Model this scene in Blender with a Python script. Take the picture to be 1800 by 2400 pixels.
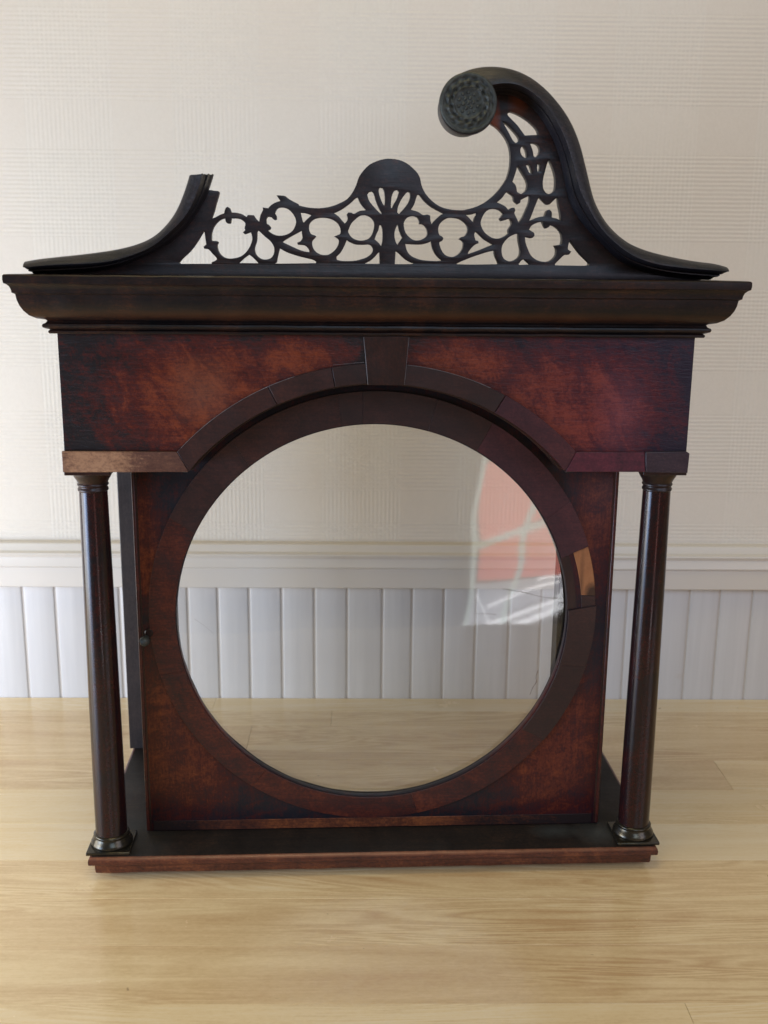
import bpy, bmesh, math, random
from mathutils import Vector, Matrix, noise as mnoise

random.seed(7)
scene = bpy.context.scene
for o in list(bpy.data.objects):
    bpy.data.objects.remove(o)

# ------------------------------------------------------------------ camera
cam_data = bpy.data.cameras.new('camera')
cam = bpy.data.objects.new('camera', cam_data)
scene.collection.objects.link(cam)
cam_data.sensor_fit = 'VERTICAL'
cam_data.sensor_height = 36.0
cam_data.lens = 36.9
cam_data.clip_start = 0.01
cam_data.clip_end = 50.0
_r = ((0.99860157, -0.05192759, 0.00992152),
      (-0.00209786, -0.22644423, -0.97402187),
      (0.05282529, 0.97263895, -0.22623650))
cam.matrix_world = Matrix((
    (_r[0][0], -_r[1][0], -_r[2][0], -0.03205318),
    (_r[0][1], -_r[1][1], -_r[2][1], -0.65138018),
    (_r[0][2], -_r[1][2], -_r[2][2], 0.39925462),
    (0, 0, 0, 1)))
cam_data.dof.use_dof = True
cam_data.dof.focus_distance = 0.66
cam_data.dof.aperture_fstop = 14.0
scene.camera = cam

# ------------------------------------------------------------------ light
world = bpy.data.worlds.new('World')
scene.world = world
world.use_nodes = True
bg = world.node_tree.nodes['Background']
bg.inputs[0].default_value = (1.0, 0.78, 0.55, 1)
bg.inputs[1].default_value = AMB = 0.20

scene.view_settings.view_transform = 'Standard'
scene.view_settings.look = 'None'
scene.view_settings.exposure = 0.0
scene.view_settings.gamma = 1.0


def area(name, loc, target, sx, sy, energy, color):
    d = bpy.data.lights.new(name, 'AREA')
    d.shape = 'RECTANGLE'
    d.size, d.size_y, d.energy, d.color = sx, sy, energy, color
    o = bpy.data.objects.new(name, d)
    scene.collection.objects.link(o)
    o.location = loc
    o.rotation_euler = (Vector(target) - Vector(loc)).to_track_quat('-Z', 'Y').to_euler()
    return o


# daylight and fill: a window close to the table on the left, one high behind the camera, an added fill from the
# right, the warm bounce from the ceiling, and an added fill above
area('window_light_left', (-0.78, -0.10, 0.14), (0.0, 0.22, 0.0), 0.45, 0.35, 4.5, (0.93, 0.95, 0.98))
area('window_light_left_front', (-0.90, -0.40, 0.12), (0.0, 0.25, 0.05), 0.4, 0.3, 3.0, (0.66, 1.0, 1.7))
area('window_light_behind', (0.35, -2.2, 1.55), (0.0, 0.1, 0.25), 1.0, 1.0, 11.0, (0.74, 1.0, 1.36))
area('right_fill', (1.2, -1.2, 0.7), (0.0, 0.2, 0.2), 0.8, 0.8, 4.8, (0.97, 0.97, 1.25))  # unseen fill added from the right, also for sheen on the frieze
area('ceiling_bounce', (0.0, -0.8, 2.0), (0.0, 0.0, 0.25), 1.8, 1.8, 2.6, (0.9, 1.0, 0.4))
area('upper_wall_fill', (-0.10, -0.20, 1.30), (-0.05, 0.28, 0.5), 0.5, 0.3, 2.6, (1.15, 0.92, 0.55))  # unseen fill added to brighten the upper middle of the wall

# ------------------------------------------------------------------ traced outlines of the pierced pediment (mm)
FRET_OUTLINE = [(-196.9,393.9),(-179.2,395.5),(-160.4,398.5),(-147.8,402.1),(-133.9,409.0),(-122.2,417.5),(-113.6,426.7),(-108.2,434.8),(-104.4,441.3),(-100.5,442.3),(-97.8,442.0),(-95.3,441.8),(-94.9,440.6),(-96.7,435.0),(-98.1,430.3),(-99.7,426.4),(-97.6,427.0),(-94.6,428.6),(-92.3,429.4),(-91.8,431.4),(-91.0,432.7),(-90.1,433.1),(-89.0,432.3),(-88.1,430.0),(-84.8,429.8),(-81.7,429.0),(-79.3,427.5),(-78.6,428.7),(-75.2,428.6),(-73.9,426.7),(-72.1,425.0),(-71.7,426.7),(-71.2,428.9),(-69.8,431.5),(-70.0,433.0),(-66.7,432.6),(-65.1,434.3),(-62.8,435.7),(-59.7,436.8),(-61.9,439.9),(-58.7,439.8),(-56.5,439.4),(-54.3,437.7),(-49.0,435.1),(-48.8,434.4),(-44.8,433.5),(-39.8,433.0),(-34.5,433.2),(-29.1,434.4),(-24.6,436.2),(-21.0,438.2),(-18.3,441.2),(-16.5,444.2),(-15.1,447.5),(-14.0,450.7),(-11.4,454.3),(-8.1,457.5),(-3.6,459.7),(0.8,460.9),(4.5,461.1),(9.0,460.6),(13.5,458.9),(17.3,456.1),(20.4,453.0),(21.8,450.1),(22.4,447.3),(23.9,443.7),(26.6,440.1),(31.2,436.2),(35.8,434.1),(41.2,433.1),(46.5,432.9),(51.0,433.3),(48.5,433.2),(52.6,434.2),(57.1,435.9),(60.7,437.9),(64.2,440.6),(66.9,443.2),(69.1,445.8),(72.6,451.1),(74.2,457.5),(74.4,463.3),(73.6,468.2),(71.8,472.4),(68.6,476.6),(65.1,479.7),(63.5,480.6),(58.6,484.2),(53.9,492.5),(58.1,500.9),(65.4,504.8),(75.0,505.7),(82.6,502.7),(92.6,496.0),(100.4,487.7),(107.8,475.8),(112.5,465.3),(116.1,454.6),(118.9,445.2),(122.9,434.3),(128.9,424.1),(135.6,416.1),(141.2,411.3),(146.2,409.4),(157.3,405.8),(169.3,402.9),(185.2,400.1),(197.2,397.2),(196.6,395.3),(191.7,395.3),(191.7,392.5),(-196.9,392.5)]
FRET_HOLES = [
[(-119.3,401.3),(-117.2,403.7),(-112.6,407.9),(-108.4,413.2),(-105.6,417.6),(-104.5,419.0),(-103.9,418.5),(-103.5,415.0),(-103.1,411.8),(-104.7,410.4),(-104.3,409.3),(-101.8,408.9),(-99.4,406.3),(-97.5,404.4),(-97.1,403.3),(-98.4,402.4),(-100.2,401.7),(-100.3,400.8),(-118.7,400.6)],
[(-100.1,415.1),(-99.8,418.5),(-98.4,422.0),(-96.1,424.7),(-93.8,426.2),(-91.8,426.7),(-91.4,424.7),(-90.3,423.7),(-88.7,423.9),(-88.2,426.7),(-85.3,426.7),(-83.1,426.3),(-80.9,424.9),(-80.1,423.6),(-80.6,421.4),(-80.3,420.1),(-81.7,418.8),(-80.6,417.8),(-77.0,419.0),(-76.3,416.2),(-76.6,413.6),(-78.5,409.6),(-81.2,406.5),(-84.4,404.7),(-88.9,403.9),(-92.5,404.4),(-95.2,406.4),(-96.5,409.0),(-96.8,411.6),(-96.0,412.9),(-97.0,413.8),(-99.9,413.8)],
[(-72.7,420.0),(-71.6,419.1),(-68.5,416.3),(-65.8,414.1),(-64.0,411.5),(-63.5,409.3),(-63.9,406.7),(-65.5,404.5),(-68.2,403.6),(-71.4,404.0),(-74.0,406.1),(-74.9,408.3),(-74.9,410.5),(-73.7,414.0),(-73.4,417.1),(-73.3,419.1)],
[(-84.3,401.4),(-81.3,404.1),(-78.3,406.3),(-76.1,404.6),(-73.2,401.7),(-73.2,401.4)],
[(-68.1,425.0),(-68.1,426.7),(-67.2,428.1),(-65.2,427.9),(-63.4,426.4),(-62.1,426.6),(-62.2,428.3),(-63.1,429.8),(-62.2,432.0),(-60.6,433.2),(-57.9,433.4),(-54.8,432.3),(-52.1,429.5),(-50.6,426.5),(-50.6,423.9),(-52.2,420.4),(-55.0,418.2),(-58.6,417.1),(-62.2,417.2),(-65.3,418.5),(-67.5,420.2),(-65.9,420.9),(-65.6,421.8),(-66.6,423.1),(-67.9,423.9)],
[(-58.7,413.7),(-54.6,416.3),(-47.4,420.2),(-47.2,417.8),(-47.0,416.0),(-48.2,414.2),(-50.1,413.4),(-49.7,412.2),(-45.6,411.8),(-43.3,409.5),(-43.0,408.0),(-47.9,409.0),(-53.9,411.5)],
[(-60.3,410.0),(-56.2,407.8),(-49.4,405.6),(-41.1,403.7),(-39.0,402.5),(-39.2,401.8),(-61.5,401.3),(-62.2,401.9),(-61.3,406.3)],
[(-47.9,430.4),(-44.8,430.1),(-41.6,429.0),(-44.1,426.8),(-46.1,424.8),(-46.7,425.7),(-47.3,427.9)],
[(-43.1,421.8),(-42.6,424.4),(-40.3,426.6),(-37.2,427.6),(-33.6,427.7),(-30.0,427.0),(-26.8,425.1),(-25.0,422.5),(-24.6,419.9),(-25.0,418.5),(-27.0,417.7),(-28.4,417.2),(-26.6,416.1),(-25.7,415.0),(-25.9,412.8),(-27.3,410.2),(-29.1,408.4),(-31.4,406.9),(-33.6,406.5),(-36.3,406.8),(-39.1,408.3),(-40.9,410.9),(-41.3,414.0),(-40.2,415.5),(-38.8,417.0),(-39.9,417.7),(-41.7,418.3),(-42.7,419.9)],
[(-28.6,430.4),(-26.4,431.2),(-22.8,433.2),(-18.7,436.2),(-16.0,438.7),(-14.6,439.4),(-13.3,436.5),(-11.5,434.2),(-9.5,432.2),(-13.3,431.8),(-16.7,430.1),(-18.2,430.7),(-20.1,430.8),(-21.0,429.7),(-20.5,427.8),(-20.9,426.0),(-22.1,424.6),(-23.7,426.2),(-25.9,428.6)],
[(-20.0,419.5),(-19.8,421.2),(-18.2,424.7),(-15.5,427.4),(-12.8,429.2),(-9.7,429.4),(-6.9,428.1),(-5.1,425.8),(-4.9,422.7),(-6.0,418.8),(-8.2,416.1),(-11.9,415.0),(-15.5,415.4),(-18.2,416.9)],
[(-20.9,415.1),(-19.1,414.0),(-15.5,412.7),(-10.9,412.6),(-8.2,412.8),(-6.4,411.9),(-5.5,410.0),(-6.3,407.7),(-9.1,405.5),(-13.2,404.1),(-17.3,403.3),(-23.6,403.2),(-26.7,403.8),(-27.0,405.5),(-24.5,408.0),(-22.7,411.1)],
[(-1.7,424.1),(-0.8,423.9),(0.0,421.5),(0.2,417.9),(-0.0,414.4),(-0.7,411.9),(-2.1,413.7),(-4.6,415.8),(-3.5,418.8),(-2.4,421.0)],
[(-10.2,401.9),(-7.2,403.3),(-4.1,406.0),(-2.2,408.2),(-1.6,408.2),(-1.4,401.8),(-8.6,401.7)],
[(-9.1,440.9),(-7.9,442.4),(-6.4,442.9),(-5.2,441.6),(-3.9,437.5),(-2.2,433.6),(-0.6,431.0),(-0.6,430.1),(-2.2,431.2),(-5.6,434.7),(-7.9,437.5)],
[(-2.4,443.3),(-1.6,445.1),(-0.1,444.8),(1.0,442.7),(1.4,437.6),(1.1,434.7),(-0.1,436.2),(-1.6,439.7)],
[(4.8,434.8),(5.2,439.8),(6.6,443.1),(8.5,444.0),(9.5,442.8),(8.6,439.5),(6.3,435.5),(5.6,433.6),(4.9,433.7)],
[(8.6,431.2),(9.0,434.2),(11.0,438.6),(13.7,442.1),(15.0,443.0),(15.9,442.5),(16.2,440.4),(15.1,436.9),(12.5,433.4),(9.6,430.3)],
[(16.6,432.8),(18.4,435.7),(19.8,440.0),(20.7,441.5),(21.7,441.1),(24.4,437.9),(29.0,434.4),(35.9,431.0),(33.7,429.7),(30.3,426.4),(29.1,424.5),(28.3,426.4),(28.0,429.6),(26.1,430.3),(23.8,429.9),(20.7,431.7)],
[(12.5,424.0),(12.9,426.2),(14.7,428.4),(17.8,429.3),(20.4,428.6),(21.7,426.3),(21.6,424.8),(23.9,424.5),(25.8,422.7),(26.7,419.8),(25.9,417.6),(22.5,415.7),(18.7,415.6),(15.7,417.4),(13.4,420.3)],
[(8.9,424.6),(8.1,422.9),(7.2,420.2),(7.2,417.1),(7.9,414.5),(9.1,412.5),(9.8,414.1),(11.8,416.8),(10.8,418.9),(9.7,421.6),(9.4,423.3)],
[(13.5,413.4),(16.5,413.2),(22.6,413.1),(26.4,413.9),(28.8,415.0),(29.9,411.0),(31.9,407.3),(35.4,404.0),(30.4,403.7),(22.7,404.4),(17.4,406.4),(14.7,409.3)],
[(7.9,409.2),(9.6,408.1),(13.3,404.8),(16.6,402.9),(18.9,402.2),(16.6,401.8),(7.5,401.7)],
[(32.9,421.8),(33.5,424.5),(35.5,426.7),(38.6,428.4),(41.8,428.6),(45.5,427.9),(48.7,425.8),(50.4,423.4),(50.4,420.7),(48.9,418.3),(46.7,417.6),(45.5,416.5),(47.2,415.6),(48.1,414.1),(47.7,411.0),(46.0,408.3),(43.3,406.5),(40.5,406.2),(37.7,407.1),(35.4,409.5),(33.9,413.0),(33.8,414.6),(35.3,415.3),(36.1,416.8),(35.2,417.9),(33.6,418.8)],
[(48.8,430.4),(52.2,430.6),(55.4,431.5),(55.4,430.4),(54.3,428.7),(53.8,425.8),(52.3,427.3),(50.0,429.5)],
[(55.0,421.0),(56.7,419.9),(60.0,416.9),(63.3,414.9),(65.8,413.6),(62.4,412.2),(57.0,410.0),(51.1,407.9),(51.0,408.8),(52.8,411.3),(55.0,413.3),(57.1,414.2),(56.8,415.5),(55.2,415.9),(54.3,419.0)],
[(44.3,402.3),(47.0,403.6),(53.4,406.2),(61.6,408.9),(66.6,410.1),(67.2,407.2),(69.2,403.0),(69.2,402.3),(53.5,401.9),(44.5,402.0)],
[(58.0,425.2),(58.5,428.3),(60.4,431.8),(63.1,433.6),(66.3,434.0),(69.1,433.2),(71.4,431.3),(70.1,429.5),(69.2,428.4),(70.2,427.1),(72.5,427.6),(75.2,428.6),(76.4,426.3),(76.0,424.5),(74.7,422.3),(74.8,420.1),(72.8,418.6),(69.6,417.2),(65.9,417.2),(62.7,418.7),(59.8,421.3)],
[(80.6,420.1),(80.9,416.2),(82.0,411.8),(82.2,408.7),(81.1,406.2),(78.4,404.4),(75.2,404.1),(72.3,405.7),(71.1,408.6),(71.0,412.1),(72.5,415.2),(75.1,417.9),(78.3,419.5)],
[(81.5,402.6),(83.2,404.7),(85.1,405.2),(86.3,404.0),(88.4,402.3),(82.2,402.0)],
[(67.3,437.6),(70.2,440.2),(71.9,442.6),(73.2,443.7),(74.7,442.7),(76.8,441.2),(77.5,438.6),(79.7,436.8),(81.0,437.7),(81.2,439.1),(86.6,441.8),(86.3,437.8),(84.6,433.4),(82.9,429.5),(80.6,426.0),(79.8,427.7),(77.8,431.6),(78.3,433.1),(77.7,434.7),(75.9,434.6),(74.3,433.3),(71.7,435.7)],
[(92.0,441.0),(93.7,439.7),(96.6,437.1),(98.4,436.8),(99.7,438.0),(101.5,439.8),(103.3,440.8),(103.9,436.8),(105.1,432.4),(105.9,427.4),(103.4,428.7),(100.1,429.5),(100.0,432.4),(98.6,433.9),(97.0,433.2),(96.0,430.1),(92.3,429.6),(89.2,428.3),(86.7,427.4),(87.7,429.6),(90.2,436.6)],
[(86.9,422.3),(88.4,424.7),(91.5,426.3),(94.7,427.0),(95.7,424.8),(97.0,423.1),(98.6,424.0),(99.4,425.1),(101.7,424.7),(104.6,422.7),(106.4,420.1),(107.0,416.6),(106.6,414.1),(102.7,413.4),(103.8,411.2),(103.7,408.1),(102.2,405.8),(99.5,404.2),(95.8,404.0),(92.0,405.0),(88.7,407.5),(86.7,411.0),(85.1,415.0),(84.5,418.5),(86.4,417.9),(88.7,417.5),(90.3,418.8),(90.0,420.4),(88.5,421.4)],
[(111.4,416.7),(113.8,414.0),(118.3,408.7),(123.7,403.8),(124.0,402.7),(121.9,401.9),(103.3,402.0),(103.5,402.9),(105.9,405.4),(108.6,407.9),(111.3,408.2),(112.7,410.0),(110.7,411.3),(110.7,413.0)],
[(78.7,458.7),(80.7,455.5),(84.0,450.5),(84.9,446.9),(83.8,444.0),(81.2,442.5),(78.9,443.6),(78.0,447.2),(76.0,449.3),(77.7,454.7)],
[(97.1,462.2),(99.6,457.2),(101.2,452.2),(101.5,447.1),(101.0,444.6),(98.7,442.9),(96.5,443.1),(94.4,445.6),(93.9,449.9),(94.8,455.0),(96.1,460.0)],
[(83.6,458.4),(84.7,459.1),(85.9,458.8),(86.7,457.0),(87.5,453.8),(85.7,454.5),(84.5,456.6)],
[(90.4,459.2),(91.5,459.8),(92.1,458.5),(91.7,455.3),(90.6,454.9),(90.1,457.4)],
[(79.9,466.9),(80.6,469.0),(81.7,469.4),(83.3,466.9),(84.2,463.0),(82.7,462.8),(80.7,464.4)],
[(85.5,470.5),(87.6,471.1),(90.3,469.9),(91.4,467.1),(90.6,464.6),(89.1,463.1),(87.9,463.8),(87.1,467.0)],
[(68.8,482.6),(71.4,481.3),(75.3,477.8),(78.5,474.3),(79.1,472.2),(77.1,470.8),(75.2,472.5),(72.4,477.0)],
[(72.0,487.2),(73.8,488.0),(78.7,486.3),(84.1,483.2),(88.8,479.1),(90.5,475.6),(82.2,475.1),(77.5,480.7),(72.0,485.8)]]
LEFT_OUTER = [(-204.0,401.0),(-196.0,402.5),(-180.9,404.2),(-162.8,406.4),(-145.6,409.6),(-132.4,414.5),(-125.1,420.5),(-118.8,428.1),(-114.0,437.8),(-111.5,444.1),(-110.0,448.9)]
LEFT_FACE = [(-203.4,397.8),(-185.2,399.3),(-160.9,400.7),(-146.6,403.6),(-131.2,409.7),(-120.8,418.0),(-111.4,426.9),(-106.0,437.2),(-103.3,444.1),(-101.7,449.4)]
LEFT_INNER = [(-202.6,394.0),(-180.9,394.4),(-160.1,396.9),(-147.5,400.7),(-133.7,406.9),(-119.9,415.4),(-111.3,424.6),(-105.9,432.7),(-101.0,440.7),(-97.5,450.7)]
RIGHT_OUTER = [(37.1,502.9),(42.0,506.3),(47.6,508.4),(53.3,509.5),(59.7,510.0),(66.2,509.6),(73.4,508.2),(79.2,506.0),(85.9,502.1),(91.8,497.5),(97.2,492.3),(102.5,486.3),(107.3,478.9),(110.6,472.1),(113.1,465.2),(115.8,456.3),(118.1,448.6),(119.5,442.4),(122.1,436.8),(125.4,431.1),(129.4,425.5),(138.3,417.7),(142.9,414.9),(150.7,411.7),(158.4,409.6),(166.1,407.9),(173.7,406.6),(181.4,405.2),(187.6,404.4),(193.7,404.2),(199.9,403.2),(201.9,402.1)]
RIGHT_FACE = [(45.7,494.6),(54.3,497.5),(60.0,499.1),(65.7,500.3),(73.0,499.8),(78.9,497.3),(85.6,492.6),(91.7,487.3),(96.4,479.9),(101.2,471.7),(104.6,463.4),(108.1,453.0),(110.8,443.9),(115.7,435.5),(120.6,427.7),(127.1,419.9),(139.9,409.9),(149.2,405.6),(160.1,402.8),(175.5,401.1),(189.3,400.2),(201.3,399.4)]
RIGHT_INNER = [(53.6,493.6),(59.4,496.1),(63.8,497.2),(71.3,497.4),(76.5,496.4),(83.4,492.0),(89.6,486.6),(95.2,478.9),(100.1,470.5),(103.5,461.4),(106.3,452.1),(108.2,443.5),(111.7,434.8),(118.3,426.1),(125.6,418.9),(132.9,413.0),(141.2,404.9),(152.4,400.5),(165.2,396.9),(181.0,394.9),(196.7,394.3)]

# ------------------------------------------------------------------ helpers
COL = scene.collection


def link(name, me, parent=None, mats=()):
    o = bpy.data.objects.new(name, me)
    COL.objects.link(o)
    if parent is not None:
        o.parent = parent
    for m in mats:
        me.materials.append(m)
    return o


def smooth(me, deg=35):
    for p in me.polygons:
        p.use_smooth = True
    me.set_sharp_from_angle(angle=math.radians(deg))


def from_bm(name, bm, mat, parent=None, deg=35, bevel=0.0, seg=2):
    bmesh.ops.recalc_face_normals(bm, faces=bm.faces)
    me = bpy.data.meshes.new(name)
    bm.to_mesh(me)
    bm.free()
    smooth(me, deg)
    mats = mat if isinstance(mat, (list, tuple)) else (mat,)
    o = link(name, me, parent, mats)
    if bevel:
        md = o.modifiers.new('bevel', 'BEVEL')
        md.width = bevel
        md.segments = seg
        md.limit_method = 'ANGLE'
        md.angle_limit = math.radians(40)
    return o


def thing(name, label, category, loc=(0, 0, 0), rz=0.0):
    o = bpy.data.objects.new(name, None)
    COL.objects.link(o)
    o.empty_display_size = 0.05
    o.location = loc
    o.rotation_euler = (0, 0, rz)
    o['label'] = label
    o['category'] = category
    return o


def prism(name, pts, y0, y1, mat, parent, bevel=0.0003):
    """outline in the x-z plane, solid from y0 (front) to y1 (back)"""
    bm = bmesh.new()
    a = [bm.verts.new((x, y0, z)) for x, z in pts]
    b = [bm.verts.new((x, y1, z)) for x, z in pts]
    bm.faces.new(a)
    bm.faces.new(b[::-1])
    n = len(pts)
    for i in range(n):
        j = (i + 1) % n
        bm.faces.new((a[i], b[i], b[j], a[j]))
    return from_bm(name, bm, mat, parent, 30, bevel)


def box(name, x0, x1, y0, y1, z0, z1, mat, parent, bevel=0.0005):
    return prism(name, [(x0, z0), (x1, z0), (x1, z1), (x0, z1)], y0, y1, mat, parent, bevel)


def curved(pts, corner=48, sub=3):
    """round a traced closed outline but keep its sharp corners"""
    n = len(pts)
    V = [Vector(p) for p in pts]
    sharp = []
    for i in range(n):
        a = V[i] - V[i - 1]
        b = V[(i + 1) % n] - V[i]
        ang = math.degrees(a.angle(b, 0)) if a.length > 1e-7 and b.length > 1e-7 else 0
        sharp.append(ang > corner)
    out = []
    for i in range(n):
        p0, p1, p2, p3 = V[i - 1], V[i], V[(i + 1) % n], V[(i + 2) % n]
        if sharp[i]:
            p0 = p1 - (p2 - p1)
        if sharp[(i + 1) % n]:
            p3 = p2 + (p2 - p1)
        for k in range(sub):
            t = k / sub
            q = 0.5 * ((2 * p1) + (p2 - p0) * t + (2 * p0 - 5 * p1 + 4 * p2 - p3) * t * t
                       + (3 * p1 - p0 - 3 * p2 + p3) * t ** 3)
            out.append((q.x, q.y))
    return out


def plate(name, loops, y0, y1, mat, parent, bevel=0.0):
    """flat board with holes: first loop is the outline, the others are cut through"""
    cu = bpy.data.curves.new(name, 'CURVE')
    cu.dimensions = '2D'
    cu.fill_mode = 'BOTH'
    cu.extrude = abs(y1 - y0) / 2 - bevel
    cu.bevel_depth = bevel
    cu.bevel_resolution = 1
    cu.offset = -bevel
    for lp in loops:
        sp = cu.splines.new('POLY')
        sp.points.add(len(lp) - 1)
        for p, (x, z) in zip(sp.points, lp):
            p.co = (x, z, 0, 1)
        sp.use_cyclic_u = True
    tmp = bpy.data.objects.new('tmp', cu)
    COL.objects.link(tmp)
    dg = bpy.context.evaluated_depsgraph_get()
    me = bpy.data.meshes.new_from_object(tmp.evaluated_get(dg))
    bpy.data.objects.remove(tmp)
    ym = (y0 + y1) / 2
    for v in me.vertices:
        x, z, d = v.co
        v.co = (x, ym - d, z)
    bm = bmesh.new()
    bm.from_mesh(me)
    bmesh.ops.remove_doubles(bm, verts=bm.verts, dist=1e-6)
    bmesh.ops.recalc_face_normals(bm, faces=bm.faces)
    bm.to_mesh(me)
    bm.free()
    me.materials.clear()
    smooth(me, 30)
    me.name = name
    return link(name, me, parent, (mat,))


def circle(cx, cz, r, n=160):
    return [(cx + r * math.cos(2 * math.pi * i / n), cz + r * math.sin(2 * math.pi * i / n)) for i in range(n)]


def lathe(name, prof, cx, cy, mat, parent, seg=64, axis='Z', z0=0.0, deg=40):
    """prof: (radius, height); axis Z stands up, axis Y points to the viewer"""
    bm = bmesh.new()
    rings = []
    for r, h in prof:
        ring = []
        for i in range(seg):
            a = 2 * math.pi * i / seg
            if axis == 'Z':
                ring.append(bm.verts.new((cx + r * math.cos(a), cy + r * math.sin(a), z0 + h)))
            else:
                ring.append(bm.verts.new((cx + r * math.cos(a), z0 - h, cy + r * math.sin(a))))
        rings.append(ring)
    for a, b in zip(rings, rings[1:]):
        for i in range(seg):
            j = (i + 1) % seg
            bm.faces.new((a[i], a[j], b[j], b[i]))
    bm.faces.new(rings[0][::-1])
    bm.faces.new(rings[-1])
    return from_bm(name, bm, mat, parent, deg)


def arc(cx, cz, r, a0, a1, n=24):
    return [(cx + r * math.cos(math.radians(a0 + (a1 - a0) * i / n)),
             cz + r * math.sin(math.radians(a0 + (a1 - a0) * i / n))) for i in range(n + 1)]


def moulding(name, w, yf, yr, prof, mats, parent, jitter=0.00012, top_mat=0, steps=70, seed=0, opening=None):
    """a moulded board mitred round the front and both sides; prof = (projection, z)"""
    bm = bmesh.new()
    path = []
    for i in range(6):
        path.append((-1, i / 6, 'L'))
    for i in range(steps + 1):
        path.append((-1 + 2 * i / steps, 1, 'F'))
    for i in range(5, -1, -1):
        path.append((1, i / 6, 'R'))
    cols = []
    for u, v, side in path:
        col = []
        for k, (p, z) in enumerate(prof):
            if side == 'F':
                x, y = u * (w + p), yf - p
            else:
                x, y = u * (w + p), yr + (yf - p - yr) * v
            q = Vector((x * 60, y * 60, z * 60 + seed * 9))
            d = jitter * mnoise.noise(q) if 0 < k < len(prof) - 1 else 0
            e = jitter * 0.7 * mnoise.noise(q + Vector((31, 7, 3))) if 0 < k < len(prof) - 1 else 0
            if side == 'F':
                col.append(bm.verts.new((x, y + d, z + e)))
            else:
                col.append(bm.verts.new((x - u * d, y, z + e)))
        cols.append(col)
    for a, b in zip(cols, cols[1:]):
        for k in range(len(prof) - 1):
            bm.faces.new((a[k], b[k], b[k + 1], a[k + 1]))
    if opening:
        # the middle of the board is cut away: an inner edge runs along the path
        wi, yi = opening
        inn = []
        for u, v, side in path:
            if side == 'F':
                x, y = max(-wi, min(wi, u * (w - 0.004))), yi
            else:
                x, y = u * wi, yr + (yi - yr) * v
            inn.append((bm.verts.new((x, y, prof[0][1])), bm.verts.new((x, y, prof[-1][1]))))
        for (a, b), (ia, ib) in zip(zip(cols, cols[1:]), zip(inn, inn[1:])):
            for fa, idx in (((a[0], b[0], ib[0], ia[0]), 0), ((a[-1], b[-1], ib[1], ia[1]), top_mat),
                            ((ia[0], ib[0], ib[1], ia[1]), top_mat)):
                f = bm.faces.new(fa)
                f.material_index = idx
        for c, i in ((cols[0], inn[0]), (cols[-1], inn[-1])):
            bm.faces.new(c[:] + [i[1], i[0]])
        bmesh.ops.dissolve_degenerate(bm, dist=1e-6, edges=bm.edges)
        return from_bm(name, bm, mats, parent, 28)
    for k, idx in ((0, 0), (-1, top_mat)):
        f = bm.faces.new([c[k] for c in cols])
        f.material_index = idx
    f = bm.faces.new(cols[0][:] + cols[-1][::-1])
    return from_bm(name, bm, mats, parent, 28)


# ------------------------------------------------------------------ materials
def new_mat(name):
    m = bpy.data.materials.new(name)
    m.use_nodes = True
    nt = m.node_tree
    b = nt.nodes['Principled BSDF']
    return m, nt, b


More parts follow.
